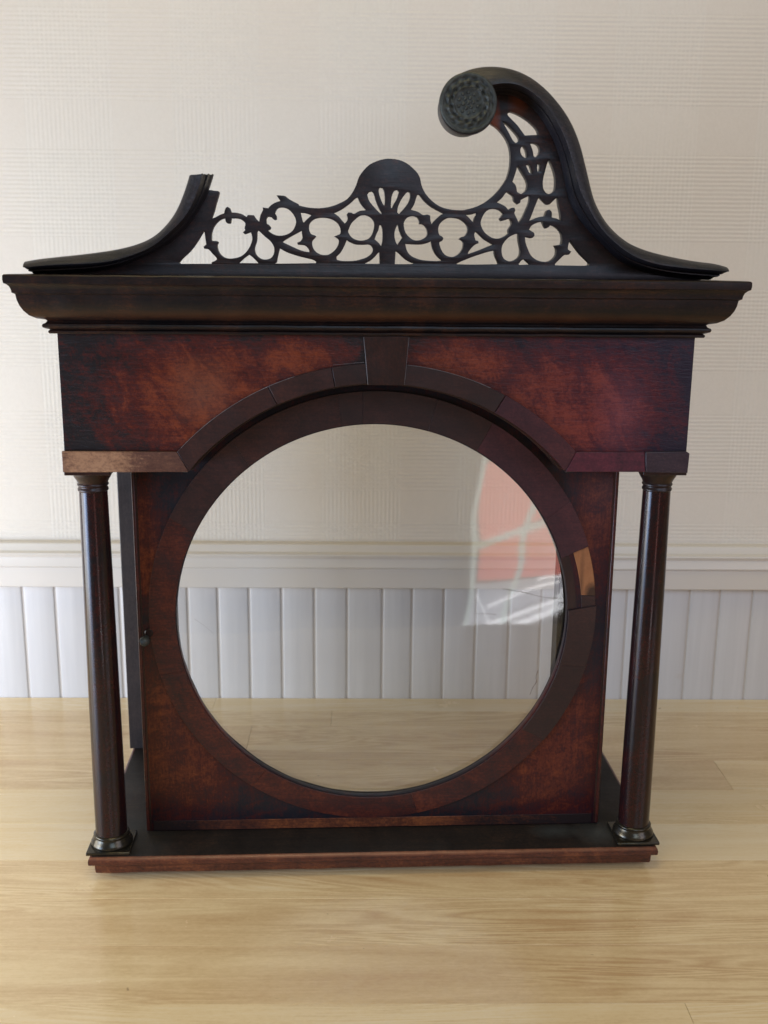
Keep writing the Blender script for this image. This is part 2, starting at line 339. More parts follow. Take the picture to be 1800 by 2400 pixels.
class G:
    """small wrapper for wiring nodes"""
    def __init__(s, nt):
        s.nt = nt

    def n(s, t, **kw):
        nd = s.nt.nodes.new(t)
        for k, v in kw.items():
            setattr(nd, k, v)
        return nd

    def put(s, sock, v):
        if isinstance(v, bpy.types.NodeSocket):
            s.nt.links.new(v, sock)
        elif v is not None:
            if hasattr(sock.default_value, '__len__') and not hasattr(v, '__len__'):
                v = (v,) * len(sock.default_value)
            if hasattr(sock.default_value, '__len__') and len(sock.default_value) == 4 and len(v) == 3:
                v = tuple(v) + (1,)
            sock.default_value = v

    def math(s, op, a, b=None, c=None, clamp=False):
        nd = s.n('ShaderNodeMath', operation=op)
        nd.use_clamp = clamp
        for i, v in enumerate((a, b, c)):
            if v is not None:
                s.put(nd.inputs[i], v)
        return nd.outputs[0]

    def coord(s, jitter=True):
        tc = s.n('ShaderNodeTexCoord').outputs['Object']
        if not jitter:
            return tc
        oi = s.n('ShaderNodeObjectInfo').outputs['Random']
        k = s.math('MULTIPLY', oi, 7.3)
        va = s.n('ShaderNodeVectorMath', operation='ADD')
        s.put(va.inputs[0], tc)
        s.nt.links.new(k, va.inputs[1])
        return va.outputs[0]

    def mapping(s, vec, scale=(1, 1, 1), rot=(0, 0, 0), loc=(0, 0, 0)):
        nd = s.n('ShaderNodeMapping')
        s.put(nd.inputs['Vector'], vec)
        nd.inputs['Scale'].default_value = scale
        nd.inputs['Rotation'].default_value = rot
        nd.inputs['Location'].default_value = loc
        return nd.outputs[0]

    def noise(s, vec, scale=1, detail=4, rough=0.55, dist=0.0):
        nd = s.n('ShaderNodeTexNoise')
        s.put(nd.inputs['Vector'], vec)
        nd.inputs['Scale'].default_value = scale
        nd.inputs['Detail'].default_value = detail
        nd.inputs['Roughness'].default_value = rough
        nd.inputs['Distortion'].default_value = dist
        return nd.outputs[0]

    def ramp(s, fac, stops):
        nd = s.n('ShaderNodeValToRGB')
        s.put(nd.inputs[0], fac)
        e = nd.color_ramp.elements
        while len(e) < len(stops):
            e.new(0.5)
        for el, (p, c) in zip(e, stops):
            el.position = p
            el.color = (c, c, c, 1) if not hasattr(c, '__len__') else tuple(c) + (1,)
        return nd.outputs[0]

    def mix(s, fac, a, b, blend='MIX'):
        nd = s.n('ShaderNodeMix', data_type='RGBA', blend_type=blend)
        s.put(nd.inputs[0], fac)
        s.put(nd.inputs[6], a)
        s.put(nd.inputs[7], b)
        return nd.outputs[2]

    def blob(s, vec, centre, radii, soft=1.0):
        """1 at the centre, 0 at the radii, in object space"""
        va = s.n('ShaderNodeVectorMath', operation='SUBTRACT')
        s.put(va.inputs[0], vec)
        va.inputs[1].default_value = centre
        vd = s.n('ShaderNodeVectorMath', operation='DIVIDE')
        s.put(vd.inputs[0], va.outputs[0])
        vd.inputs[1].default_value = radii
        ln = s.n('ShaderNodeVectorMath', operation='LENGTH')
        s.put(ln.inputs[0], vd.outputs[0])
        return s.math('MULTIPLY', s.math('SUBTRACT', 1.0, ln.outputs['Value'], clamp=True), soft, clamp=True)

    def bump(s, h, strength, dist, normal=None):
        nd = s.n('ShaderNodeBump')
        s.put(nd.inputs['Height'], h)
        nd.inputs['Strength'].default_value = strength
        nd.inputs['Distance'].default_value = dist
        if normal is not None:
            s.put(nd.inputs['Normal'], normal)
        return nd.outputs[0]


def grain_scale(axis, a, b):
    return tuple(a if ax == axis else b for ax in 'XYZ')


def wood(name, dark, mid, high, axis='X', lo=0.35, hi=0.68, rough=0.36, relief=0.00012, craze=0.0,
         wear=None, wear_gain=0.3, base_shift=0.0, spots=(), flame=34, crimson=None, spec=0.38, slant=0.6, amp=1.0):
    m, nt, b = new_mat(name)
    g = G(nt)
    raw = g.coord(False)
    v = g.coord(True)
    patch = g.noise(g.mapping(g.mapping(v, rot=(0, slant, 0)), grain_scale(axis, flame, flame * 0.5)), 1, 7, 0.66, 0.9)
    streak = g.noise(g.mapping(v, grain_scale(axis, 14, 330)), 1, 5, 0.6, 0.4)
    pores = g.noise(g.mapping(v, grain_scale(axis, 200, 900)), 1, 3, 0.7)
    speck = g.noise(g.mapping(v, (620, 620, 620)), 1, 3, 0.7)
    f = g.math('ADD', g.math('MULTIPLY', g.math('MULTIPLY_ADD', patch, amp, 0.5 - 0.5 * amp), 0.58), g.math('MULTIPLY', streak, 0.26))
    f = g.math('ADD', f, g.math('MULTIPLY', g.math('MULTIPLY_ADD', pores, 2.2, -0.6), 0.14))
    f = g.math('ADD', f, g.math('MULTIPLY', g.math('SUBTRACT', speck, 0.5), 0.42))
    if base_shift:
        f = g.math('ADD', f, base_shift)
    if wear:
        tot = None
        for c, r in wear:
            bl = g.blob(raw, c, r, 1.6)
            tot = bl if tot is None else g.math('MAXIMUM', tot, bl)
        f = g.math('ADD', f, g.math('MULTIPLY', tot, wear_gain))
    col = g.ramp(f, [(lo, dark), ((lo + hi) / 2, mid), (hi, high)])
    if crimson:
        sx = g.n('ShaderNodeSeparateXYZ')
        g.put(sx.inputs[0], raw)
        k = g.math('MULTIPLY', g.math('SUBTRACT', sx.outputs[0], crimson[0]), crimson[1], clamp=True)
        k = g.math('MULTIPLY', k, 0.75)
        hsv = g.mix(k, col, g.mix(1.0, col, crimson[2], 'MULTIPLY'))
        col = hsv
    edge = g.noise(g.mapping(v, (55, 55, 55)), 1, 5, 0.7)
    for c, r, sc, gain in spots:
        bl = g.blob(raw, c, r, 1.0)
        k = g.math('MULTIPLY', g.math('ADD', bl, g.math('MULTIPLY', g.math('SUBTRACT', edge, 0.5), 0.9)), gain)
        k = g.math('MULTIPLY', k, g.math('GREATER_THAN', bl, 0.001), clamp=True)
        k = g.math('MULTIPLY', k, g.math('MULTIPLY', bl, 6.0, clamp=True), clamp=True)
        col = g.mix(k, col, sc)
    g.put(b.inputs['Base Color'], col)
    rn = g.noise(g.mapping(v, (45, 45, 45)), 1, 5, 0.7)
    g.put(b.inputs['Roughness'], g.math('ADD', g.math('MULTIPLY', g.math('SUBTRACT', rn, 0.5), 0.35), rough, clamp=True))
    b.inputs['Specular IOR Level'].default_value = spec
    n1 = g.bump(g.math('ADD', g.math('MULTIPLY', streak, 0.6), g.math('MULTIPLY', pores, 0.6)), 0.6, relief)
    if craze:
        cz = g.noise(g.mapping(v, grain_scale(axis, 120, 620)), 1, 4, 0.7, 0.6)
        cz = g.ramp(cz, [(0.40, 0.0), (0.56, 1.0)])
        n1 = g.bump(cz, 0.75, craze, n1)
    g.put(b.inputs['Normal'], n1)
    return m


BLACKISH = dict(dark=(0.007, 0.006, 0.006), mid=(0.016, 0.011, 0.010), high=(0.045, 0.018, 0.010))
m_cornice = wood('cornice_dark_mahogany', (0.005, 0.005, 0.006), (0.014, 0.008, 0.007), (0.050, 0.018, 0.009),
                 relief=0.00018, rough=0.36, spec=0.3, flame=30, slant=0.0,
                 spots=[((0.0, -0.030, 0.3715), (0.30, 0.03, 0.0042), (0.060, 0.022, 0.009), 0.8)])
m_fret = wood('fret_blackened_mahogany', (0.009, 0.008, 0.010), (0.018, 0.014, 0.017), (0.050, 0.022, 0.018), axis='X',
              rough=0.42, relief=0.00022,
              spots=[((0.0625, -0.014, 0.4835), (0.006, 0.05, 0.016), (0.15, 0.035, 0.012), 1.6),
                     ((0.0775, -0.014, 0.492), (0.007, 0.05, 0.009), (0.13, 0.035, 0.015), 1.2)])
m_neck = wood('swan_neck_mahogany', (0.009, 0.010, 0.013), (0.018, 0.018, 0.023), (0.040, 0.026, 0.024), rough=0.38,
              relief=0.00016, craze=0.00010)
m_frieze = wood('frieze_flame_mahogany', (0.013, 0.010, 0.011), (0.070, 0.011, 0.008), (0.190, 0.038, 0.013),
                lo=0.36, hi=0.84, rough=0.36, relief=0.00026, craze=0.00007, spec=0.32, flame=85, amp=1.35,
                wear=[((-0.105, -0.016, 0.322), (0.085, 0.3, 0.055)), ((0.115, -0.016, 0.315), (0.085, 0.3, 0.055)),
                      ((-0.05, -0.016, 0.345), (0.04, 0.3, 0.022)), ((0.05, -0.016, 0.342), (0.05, 0.3, 0.025))],
                wear_gain=0.34, base_shift=-0.13, crimson=(0.03, 9.0, (1.0, 0.80, 2.1)),  # purple tint to the right puts reflected sheen into the colour
                spots=[((-0.108, -0.016, 0.325), (0.026, 0.3, 0.026), (0.22, 0.10, 0.06), 0.30),
                       ((0.150, -0.016, 0.312), (0.022, 0.3, 0.036), (0.16, 0.060, 0.085), 0.34)])  # pale purple spot paints the sheen on the right panel
m_door = wood('door_mahogany', (0.009, 0.009, 0.013), (0.052, 0.009, 0.007), (0.150, 0.034, 0.011), axis='Z', spec=0.32,
              lo=0.36, hi=0.82, rough=0.36, relief=0.00015, flame=95, slant=0.2,

              wear=[((-0.135, 0.015, 0.085), (0.06, 0.3, 0.08)), ((0.125, 0.015, 0.075), (0.06, 0.3, 0.08)),
                    ((0.145, 0.015, 0.24), (0.022, 0.3, 0.07)),
                    ((-0.150, 0.015, 0.22), (0.016, 0.3, 0.06))],
              wear_gain=0.26, base_shift=-0.10, crimson=(0.08, 12.0, (1.0, 0.8, 1.3)))
m_ring_crimson = wood('veneer_purplish_mahogany', (0.024, 0.009, 0.014), (0.045, 0.014, 0.019), (0.080, 0.022, 0.024),
                      rough=0.36)
m_ring_umber = wood('veneer_dark_umber', (0.016, 0.010, 0.010), (0.027, 0.013, 0.012), (0.048, 0.019, 0.015), rough=0.38)
m_ring_brown = wood('veneer_red_brown_mahogany', (0.018, 0.009, 0.010), (0.056, 0.012, 0.009), (0.125, 0.027, 0.012),
                    rough=0.36)
m_arch = wood('arch_veneer_mahogany', (0.018, 0.010, 0.010), (0.038, 0.015, 0.013), (0.065, 0.022, 0.016), rough=0.38)
m_key = wood('keystone_dark_mahogany', (0.010, 0.006, 0.006), (0.022, 0.009, 0.007), (0.050, 0.015, 0.010), axis='Z',
             rough=0.34)
m_faded = wood('faded_strip_mahogany', (0.055, 0.022, 0.018), (0.125, 0.055, 0.034), (0.36, 0.195, 0.105), lo=0.30, hi=0.78,
               rough=0.42, wear=[((-0.170, -0.017, 0.284), (0.038, 0.3, 0.05))], wear_gain=0.26, base_shift=-0.02)
m_strip_r = wood('strip_crimson_mahogany', (0.035, 0.010, 0.018), (0.075, 0.016, 0.028), (0.14, 0.026, 0.04), rough=0.36)
m_strip_o = wood('orange_worn_strip', (0.014, 0.008, 0.008), (0.090, 0.026, 0.012), (0.26, 0.080, 0.024), lo=0.40, hi=0.84,
                 rough=0.42, wear=[((-0.015, 0.015, 0.021), (0.150, 0.3, 0.05))], wear_gain=0.38, base_shift=-0.22)
m_block = wood('block_grey_mahogany', (0.016, 0.012, 0.018), (0.034, 0.023, 0.032), (0.06, 0.035, 0.04), rough=0.34)
m_base = wood('base_rail_mahogany', (0.026, 0.010, 0.009), (0.105, 0.030, 0.016), (0.26, 0.085, 0.030), lo=0.32, hi=0.72,
              rough=0.36, relief=0.00018,
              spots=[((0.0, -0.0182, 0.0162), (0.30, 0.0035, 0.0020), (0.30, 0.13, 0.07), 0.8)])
m_top = wood('base_top_grimy_wood', (0.010, 0.008, 0.007), (0.018, 0.013, 0.010), (0.038, 0.022, 0.014), rough=0.55,
             spec=0.22,
             spots=[((0.125, 0.006, 0.0168), (0.020, 0.012, 0.02), (0.050, 0.056, 0.052), 0.7),
                    ((0.155, 0.004, 0.0168), (0.020, 0.020, 0.02), (0.055, 0.060, 0.055), 0.7),
                    ((-0.165, 0.012, 0.0168), (0.03, 0.04, 0.02), (0.030, 0.032, 0.030), 0.6)])
m_col = wood('column_polished_mahogany', (0.007, 0.006, 0.008), (0.022, 0.006, 0.006), (0.055, 0.009, 0.008), axis='Z',
             rough=0.20, relief=0.00002, base_shift=-0.03)
m_side = wood('side_dark_wood', (0.020, 0.017, 0.018), (0.034, 0.027, 0.028), (0.052, 0.038, 0.036), axis='Z', rough=0.45)
m_inner = wood('inner_rim_dark_wood', (0.012, 0.010, 0.009), (0.035, 0.028, 0.022), (0.09, 0.06, 0.035), rough=0.5)
m_bare = wood('bare_orange_pine', (0.19, 0.070, 0.026), (0.33, 0.135, 0.052), (0.43, 0.20, 0.085), axis='Z', lo=0.05,
              hi=0.95, rough=0.5,
              spots=[((0.1455, 0.015, 0.1865), (0.008, 0.3, 0.011), (0.055, 0.026, 0.014), 1.6),
                     ((0.1370, 0.015, 0.196), (0.0022, 0.3, 0.03), (0.12, 0.05, 0.022), 0.8)])


def metal(name, col, high, rough, bump):
    m, nt, b = new_mat(name)
    g = G(nt)
    v = g.coord(True)
    n = g.noise(g.mapping(v, (220, 220, 220)), 1, 5, 0.7)
    g.put(b.inputs['Base Color'], g.ramp(n, [(0.35, col), (0.7, high)]))
    b.inputs['Metallic'].default_value = 0.75
    b.inputs['Roughness'].default_value = rough
    g.put(b.inputs['Normal'], g.bump(g.noise(g.mapping(v, (900, 900, 900)), 1, 4, 0.6), 0.6, bump))
    return m


m_brass = metal('tarnished_brass', (0.030, 0.030, 0.027), (0.085, 0.068, 0.040), 0.24, 0.00006)
m_bronze = metal('grey_pressed_brass', (0.050, 0.055, 0.050), (0.095, 0.102, 0.092), 0.60, 0.00025)


def make_glass():
    m, nt, b = new_mat('old_window_glass')
    g = G(nt)
    nt.nodes.remove(b)
    out = nt.nodes['Material Output']
    v = g.coord(False)
    wav = g.noise(g.mapping(v, (9, 9, 14)), 1, 1, 0.5, 0.3)
    nrm = g.bump(wav, 0.5, 0.0008)
    tr = g.n('ShaderNodeBsdfTransparent')
    tr.inputs[0].default_value = (0.99, 0.985, 0.965, 1)
    gl = g.n('ShaderNodeBsdfGlossy')
    gl.inputs['Roughness'].default_value = 0.03
    g.put(gl.inputs['Normal'], nrm)
    fr = g.n('ShaderNodeFresnel')
    fr.inputs[0].default_value = 1.52
    k = g.math('MULTIPLY', fr.outputs[0], 1.0)
    mx = g.n('ShaderNodeMixShader')
    g.put(mx.inputs[0], k)
    g.put(mx.inputs[1], tr.outputs[0])
    g.put(mx.inputs[2], gl.outputs[0])
    # faint dusty film
    df = g.n('ShaderNodeBsdfDiffuse')
    df.inputs[0].default_value = (0.6, 0.6, 0.56, 1)
    film = g.noise(g.mapping(v, (16, 16, 7)), 1, 6, 0.65, 0.5)
    fk = g.math('MULTIPLY', g.ramp(film, [(0.42, 0.0), (0.8, 1.0)]), 0.016)
    m2 = g.n('ShaderNodeMixShader')
    g.put(m2.inputs[0], fk)
    g.put(m2.inputs[1], mx.outputs[0])
    g.put(m2.inputs[2], df.outputs[0])
    nt.links.new(m2.outputs[0], out.inputs['Surface'])
    return m


m_glass = make_glass()


def simple(name, col, rough=0.5, emit=None, strength=0.0):
    m, nt, b = new_mat(name)
    b.inputs['Base Color'].default_value = tuple(col) + (1,)
    b.inputs['Roughness'].default_value = rough
    if emit:
        b.inputs['Emission Color'].default_value = tuple(emit) + (1,)
        b.inputs['Emission Strength'].default_value = strength
    return m


def make_wallpaper():
    m, nt, b = new_mat('embossed_cream_wallpaper')
    g = G(nt)
    raw = g.coord(False)
    wob = g.n('ShaderNodeVectorMath', operation='MULTIPLY_ADD')
    nz = g.n('ShaderNodeTexNoise')
    g.put(nz.inputs['Vector'], g.mapping(raw, (90, 90, 90)))
    nz.inputs['Scale'].default_value = 1
    nz.inputs['Detail'].default_value = 3
    g.put(wob.inputs[0], nz.outputs['Color'])
    wob.inputs[1].default_value = (0.0008, 0, 0.0008)
    g.put(wob.inputs[2], raw)
    sp = g.n('ShaderNodeSeparateXYZ')
    g.put(sp.inputs[0], wob.outputs[0])
    x, z = sp.outputs[0], sp.outputs[2]
    PX, PZ = 0.1240, 0.1115

    def band(c, start, period, width):
        f = g.math('FRACT', g.math('DIVIDE', g.math('ADD', g.math('SUBTRACT', c, start), period * 20), period))
        return g.math('LESS_THAN', f, width / period)
    # x: ribbed from -0.1628 to -0.0889 ; z: plain from .4964 to .5349
    mv = band(x, -0.1628, PX, 0.0739)
    mh = g.math('SUBTRACT', 1.0, band(z, 0.4964, PZ, 0.0385))
    low = g.math('LESS_THAN', z, 0.172)
    mh = g.math('MAXIMUM', mh, low)
    hr = g.math('SINE', g.math('MULTIPLY', z, 2 * math.pi / 0.0036))
    vr = g.math('SINE', g.math('MULTIPLY', x, 2 * math.pi / 0.0037))
    var = g.noise(g.mapping(raw, (30, 30, 190)), 1, 4, 0.6)
    var2 = g.noise(g.mapping(raw, (190, 30, 30)), 1, 4, 0.6)
    h = g.math('MULTIPLY', g.math('MULTIPLY', hr, mh), g.math('MULTIPLY_ADD', var, 0.9, 0.5))
    h2 = g.math('MULTIPLY', g.math('MULTIPLY', vr, mv), g.math('MULTIPLY_ADD', var2, 0.6, 0.15))
    fine = g.noise(g.mapping(raw, (600, 600, 600)), 1, 3, 0.6)
    tot = g.math('ADD', g.math('ADD', h, h2), g.math('MULTIPLY', fine, 0.9))
    g.put(b.inputs['Normal'], g.bump(tot, 0.55, 0.00021))
    cl = g.noise(g.mapping(raw, (5, 5, 5)), 1, 4, 0.5)
    col = g.ramp(cl, [(0.3, (0.71, 0.665, 0.585)), (0.7, (0.745, 0.70, 0.62))])
    col = g.mix(g.math('MULTIPLY', g.math('SUBTRACT', 1.0, mv), 0.35), col, (0.71, 0.65, 0.565))
    sp2 = g.noise(g.mapping(raw, (420, 420, 420)), 1, 3, 0.7)
    col = g.mix(g.ramp(sp2, [(0.35, 0.10), (0.65, 0.0)]), col, (0.50, 0.44, 0.36))
    g.put(b.inputs['Base Color'], col)
    b.inputs['Roughness'].default_value = 0.62
    b.inputs['Specular IOR Level'].default_value = 0.3
    return m


def make_paint():
    m, nt, b = new_mat('white_gloss_paint')
    g = G(nt)
    v = g.coord(True)
    n = g.noise(g.mapping(v, (120, 120, 5)), 1, 4, 0.6)
    n2 = g.noise(g.mapping(v, (40, 40, 40)), 1, 5, 0.7)
    col = g.ramp(n, [(0.3, (0.585, 0.575, 0.565)), (0.7, (0.65, 0.64, 0.63))])
    col = g.mix(g.ramp(n2, [(0.66, 0.0), (0.8, 0.35)]), col, (0.5, 0.44, 0.36))
    g.put(b.inputs['Base Color'], col)
    b.inputs['Roughness'].default_value = 0.38
    g.put(b.inputs['Normal'], g.bump(n, 0.4, 0.0002))
    return m


def make_table_wood():
    m, nt, b = new_mat('pale_varnished_rubberwood')
    g = G(nt)
    v = g.coord(True)
    oi = g.n('ShaderNodeObjectInfo').outputs['Random']
    bands = g.noise(g.mapping(v, (2.2, 30, 30)), 1, 5, 0.55, 1.6)
    cath = g.noise(g.mapping(v, (2.4, 26, 26)), 1, 2, 0.5, 2.2)
    blot0 = g.noise(g.mapping(v, (4, 12, 12)), 1, 2, 0.5)
    rings = g.math('SINE', g.math('MULTIPLY', cath, 70))
    fine = g.noise(g.mapping(v, (26, 900, 900)), 1, 4, 0.65)
    f = g.math('ADD', g.math('MULTIPLY', bands, 0.46), g.math('MULTIPLY', fine, 0.13))
    sharp = g.ramp(g.noise(g.mapping(v, (5, 150, 150)), 1, 5, 0.7, 0.8), [(0.40, 0.0), (0.62, 1.0)])
    f = g.math('ADD', f, g.math('MULTIPLY', g.math('MULTIPLY', rings, g.ramp(blot0, [(0.45, 0.0), (0.62, 1.0)])), 0.085))
    f = g.math('ADD', f, g.math('MULTIPLY', g.math('SUBTRACT', sharp, 0.5), 0.055))
    f = g.math('ADD', f, 0.13)
    blot = g.noise(g.mapping(v, (6, 15, 15)), 1, 4, 0.6, 1.0)
    f = g.math('ADD', f, g.math('MULTIPLY', g.math('SUBTRACT', blot, 0.5), 0.34))
    sp3 = g.noise(g.mapping(v, (260, 620, 620)), 1, 3, 0.7)
    f = g.math('ADD', f, g.math('MULTIPLY', g.math('SUBTRACT', sp3, 0.5), 0.22))
    f = g.math('ADD', f, g.math('MULTIPLY', g.math('SUBTRACT', oi, 0.5), 0.26))
    col = g.ramp(f, [(0.15, (0.56, 0.365, 0.175)), (0.42, (0.77, 0.59, 0.325)), (0.74, (0.86, 0.73, 0.50))])
    flecks = g.noise(g.mapping(v, (14, 420, 420)), 1, 3, 0.7)
    col = g.mix(g.ramp(flecks, [(0.66, 0.0), (0.78, 0.30)]), col, (0.40, 0.23, 0.10))
    b.inputs['Coat Weight'].default_value = 0.30
    b.inputs['Coat Roughness'].default_value = 0.16
    kn = g.noise(g.mapping(v, (75, 110, 60)), 1, 2, 0.5)
    col = g.mix(g.ramp(kn, [(0.765, 0.0), (0.80, 0.85)]), col, (0.10, 0.05, 0.025))
    g.put(b.inputs['Base Color'], col)
    rr = g.noise(g.mapping(g.coord(False), (18, 18, 18)), 1, 5, 0.7)
    g.put(b.inputs['Roughness'], g.math('MULTIPLY_ADD', rr, 0.20, 0.14))
    g.put(b.inputs['Normal'], g.bump(g.math('ADD', fine, g.math('MULTIPLY', bands, 0.6)), 0.35, 0.00012))
    return m


m_paper = make_wallpaper()
m_paint = make_paint()
m_rail = simple('cream_rail_paint', (0.66, 0.62, 0.56), 0.4)
m_groove = simple('grimy_groove_paint', (0.55, 0.505, 0.455), 0.6)
m_table = make_table_wood()

# ------------------------------------------------------------------ wall
WALL_Y, WALL_A = 0.2823, math.radians(-2.043)
bm = bmesh.new()
vs = [(-1.6, 0.006, 0.146), (1.6, 0.006, 0.146), (1.6, 0.006, 1.5), (-1.6, 0.006, 1.5)]
front = [bm.verts.new(p) for p in vs]
back = [bm.verts.new((x, 0.10, z)) for x, y, z in vs]
bm.faces.new(front)
bm.faces.new(back[::-1])
for i in range(4):
    j = (i + 1) % 4
    bm.faces.new((front[i], back[i], back[j], front[j]))
wall = from_bm('wall', bm, m_paper)
wall.location = (0, WALL_Y, 0)
wall.rotation_euler = (0, 0, WALL_A)
wall['kind'] = 'structure'
wall['label'] = 'wall with cream plaid embossed paper above white beaded boards'

box('wainscot_backing', -1.6, 1.6, 0.0010, 0.09, -0.4, 0.1455, m_groove, wall, 0)
known = [-.3448, -.3152, -.2854, -.2557, -.2260, -.1944, -.1630, -.1350, -.1060, -.0758, -.0453, -.0148, .0181, .0458,
         .0756, .1057, .1371, .1668, .1965, .2230, .2470, .2760, .3058, .3343, .3648, .3945]
grooves = [-.3448 - .0300 * k for k in range(12, 0, -1)] + known + [.3945 + .0298 * k for k in range(1, 12)]
for a, c in zip(grooves, grooves[1:]):
    w0, w1 = a + 0.0009, c - 0.0009
    e = 0.0011
    bm = bmesh.new()
    prof = [(w0, 0.0014), (w0, 0.0008), (w0 + e * 0.5, 0.0003), (w0 + e * 1.4, 0.0), (w1 - e * 1.4, 0.0),
            (w1 - e * 0.5, 0.0003), (w1, 0.0008), (w1, 0.0014)]
    lo = [bm.verts.new((x, y, -0.35)) for x, y in prof]
    hi = [bm.verts.new((x, y, 0.1145)) for x, y in prof]
    for i in range(len(prof) - 1):
        bm.faces.new((lo[i], lo[i + 1], hi[i + 1], hi[i]))
    bm.faces.new(hi)
    bm.faces.new(lo[::-1])
    bm.faces.new((lo[0], hi[0], hi[-1], lo[-1]))
    from_bm('board', bm, m_paint, wall, 60)

rail = [(0.006, 0.1122), (-0.0095, 0.1122), (-0.0105, 0.1130), (-0.0105, 0.1305), (-0.0100, 0.1312), (-0.0126, 0.1320),
        (-0.0130, 0.1330), (-0.0126, 0.1345), (-0.0115, 0.1375), (-0.0110, 0.1405), (-0.0120, 0.1425), (-0.0128, 0.1436),
        (-0.0122, 0.1448), (-0.0080, 0.1462), (-0.0060, 0.1490), (-0.0048, 0.1516), (-0.0035, 0.1524), (0.006, 0.1524)]
bm = bmesh.new()
N = 60
cols = []
for i in range(N + 1):
    x = -1.6 + 3.2 * i / N
    cols.append([bm.verts.new((x, y, z)) for y, z in rail])
for a, c in zip(cols, cols[1:]):
    for k in range(len(rail) - 1):
        bm.faces.new((a[k], c[k], c[k + 1], a[k + 1]))
    bm.faces.new((a[-1], c[-1], c[0], a[0]))
from_bm('chair_rail', bm, m_rail, wall, 25)

# ------------------------------------------------------------------ table
table = thing('table', 'pale varnished wooden table top of joined staves under the clock hood', 'table',
              (0, WALL_Y, 0), WALL_A)
rows = [0.0]
edges = [-0.0005, -0.030, -0.062, -0.129, -0.180, -0.232, -0.281, -0.3265, -0.3745, -0.4265, -0.474, -0.522, -0.570,
         -0.62, -0.67, -0.72]
for r in range(len(edges) - 1):
    y1, y0 = edges[r], edges[r + 1]
    x = -1.0 - random.random() * 0.3
    while x < 1.0:
        ln = random.uniform(0.42, 0.95)
        o = box('plank', x, x + ln - 0.00015, y0 + 0.00012, y1, -0.022, random.uniform(-0.00005, 0.0), m_table, table,
                0.00018)
        x += ln

# ------------------------------------------------------------------ clock hood
hood = thing('clock_hood', 'dark mahogany longcase clock hood with broken swan neck pediment and round glazed door',
             'clock hood')
ZT = 0.0168
base = moulding('base_board', 0.1915, -0.018, 0.1587, opening=(0.1492, 0.0350), prof=
                [(-0.0105, 0.0), (-0.0090, 0.0014), (-0.0060, 0.0030), (-0.0040, 0.0038), (-0.0036, 0.0050),
                 (-0.0034, 0.0100), (-0.0030, 0.0106), (-0.0010, 0.0109), (0.0, 0.0118), (0.0002, 0.0140),
                 (-0.0002, 0.0158), (-0.0012, 0.0166), (-0.0020, 0.0168)], mats=(m_base, m_top), parent=hood,
                jitter=0.00045, top_mat=1, steps=120)

# columns
HC = 0.2635 - 0.0263
for sx in (-1, 1):
    cx = sx * 0.179
    prof = []
    for i in range(41):
        t = i / 40
        r = 0.01045 - 0.0017 * (t ** 1.6)
        prof.append((r, 0.0262 + t * (0.2630 - 0.0262)))
    shaft = lathe('column', prof, cx, 0, m_col, hood, 72)
    # turned cap and square plate
    cap = lathe('capital', [(0.0086, 0.2618), (0.0094, 0.2626), (0.0094, 0.2638), (0.0089, 0.2644), (0.0089, 0.2652),
                            (0.0096, 0.2660), (0.0096, 0.2668), (0.0092, 0.2674), (0.0098, 0.2690), (0.0112, 0.2712),
                            (0.0122, 0.2732), (0.0124, 0.2742)], cx, 0, m_key, shaft, 64)
    box('abacus', cx - 0.0138, cx + 0.0138, -0.0145, 0.0138, 0.27425, 0.2769, m_key, shaft, 0.0004)
    foot = lathe('column_base', [(0.0136, 0.0190), (0.0139, 0.0197), (0.0138, 0.0206), (0.0133, 0.0216),
                                 (0.0127, 0.0227), (0.0121, 0.0237), (0.0117, 0.0246), (0.0115, 0.0252),
                                 (0.0118, 0.0256), (0.0119, 0.0261), (0.0117, 0.0266), (0.0112, 0.0270),
                                 (0.0107, 0.0273)], cx, 0, m_brass, shaft, 72, deg=60)
    box('plinth', cx - 0.0145, cx + 0.0145, -0.0150, 0.0140, 0.0169, 0.0191, m_brass, shaft, 0.0005)

# carcase behind the columns
for sx, xo in ((-1, 0.1935), (1, 0.1905)):
    xi = 0.166
    box('rear_post', min(sx * xi, sx * xo), max(sx * xi, sx * xo), 0.145, 0.157, ZT + 0.0003, 0.3590, m_side, hood, 0.0006)
    pa, pb = min(sx * 0.1505, sx * 0.1562), max(sx * 0.1505, sx * 0.1562)
    for y0, y1 in ((0.0350, 0.0500), (0.1270, 0.1445)):
        qa = min(pa, 0.1267) if sx > 0 and y0 < 0.1 else pa
        box('side_stile', qa, pb, y0, y1, ZT + 0.0003, 0.2760, m_side, hood, 0.0005)
    for z0, z1 in ((ZT + 0.0003, 0.0400), (0.2500, 0.2760)):
        box('side_rail', pa, pb, 0.0502, 0.1268, z0, z1, m_side, hood, 0.0005)
    box('side_frieze', min(sx * 0.1915, sx * 0.183), max(sx * 0.1915, sx * 0.183), -0.0075, 0.1445, 0.2770, 0.3598,
        m_side, hood, 0.0005)

# frieze board with arched cut
CA, RA = 0.1795, 0.1519
h = 0.2772 - CA
aa = math.degrees(math.asin(h / RA))
arch_pts = arc(-0.0012, CA, RA, 180 - aa, aa, 90)
pts = [(-0.1915, 0.3600), (-0.1915, 0.2772)] + arch_pts + [(0.1910, 0.2772), (0.1910, 0.3600)]
frieze = prism('frieze_board', pts, -0.0160, -0.0080, m_frieze, hood, 0.0003)
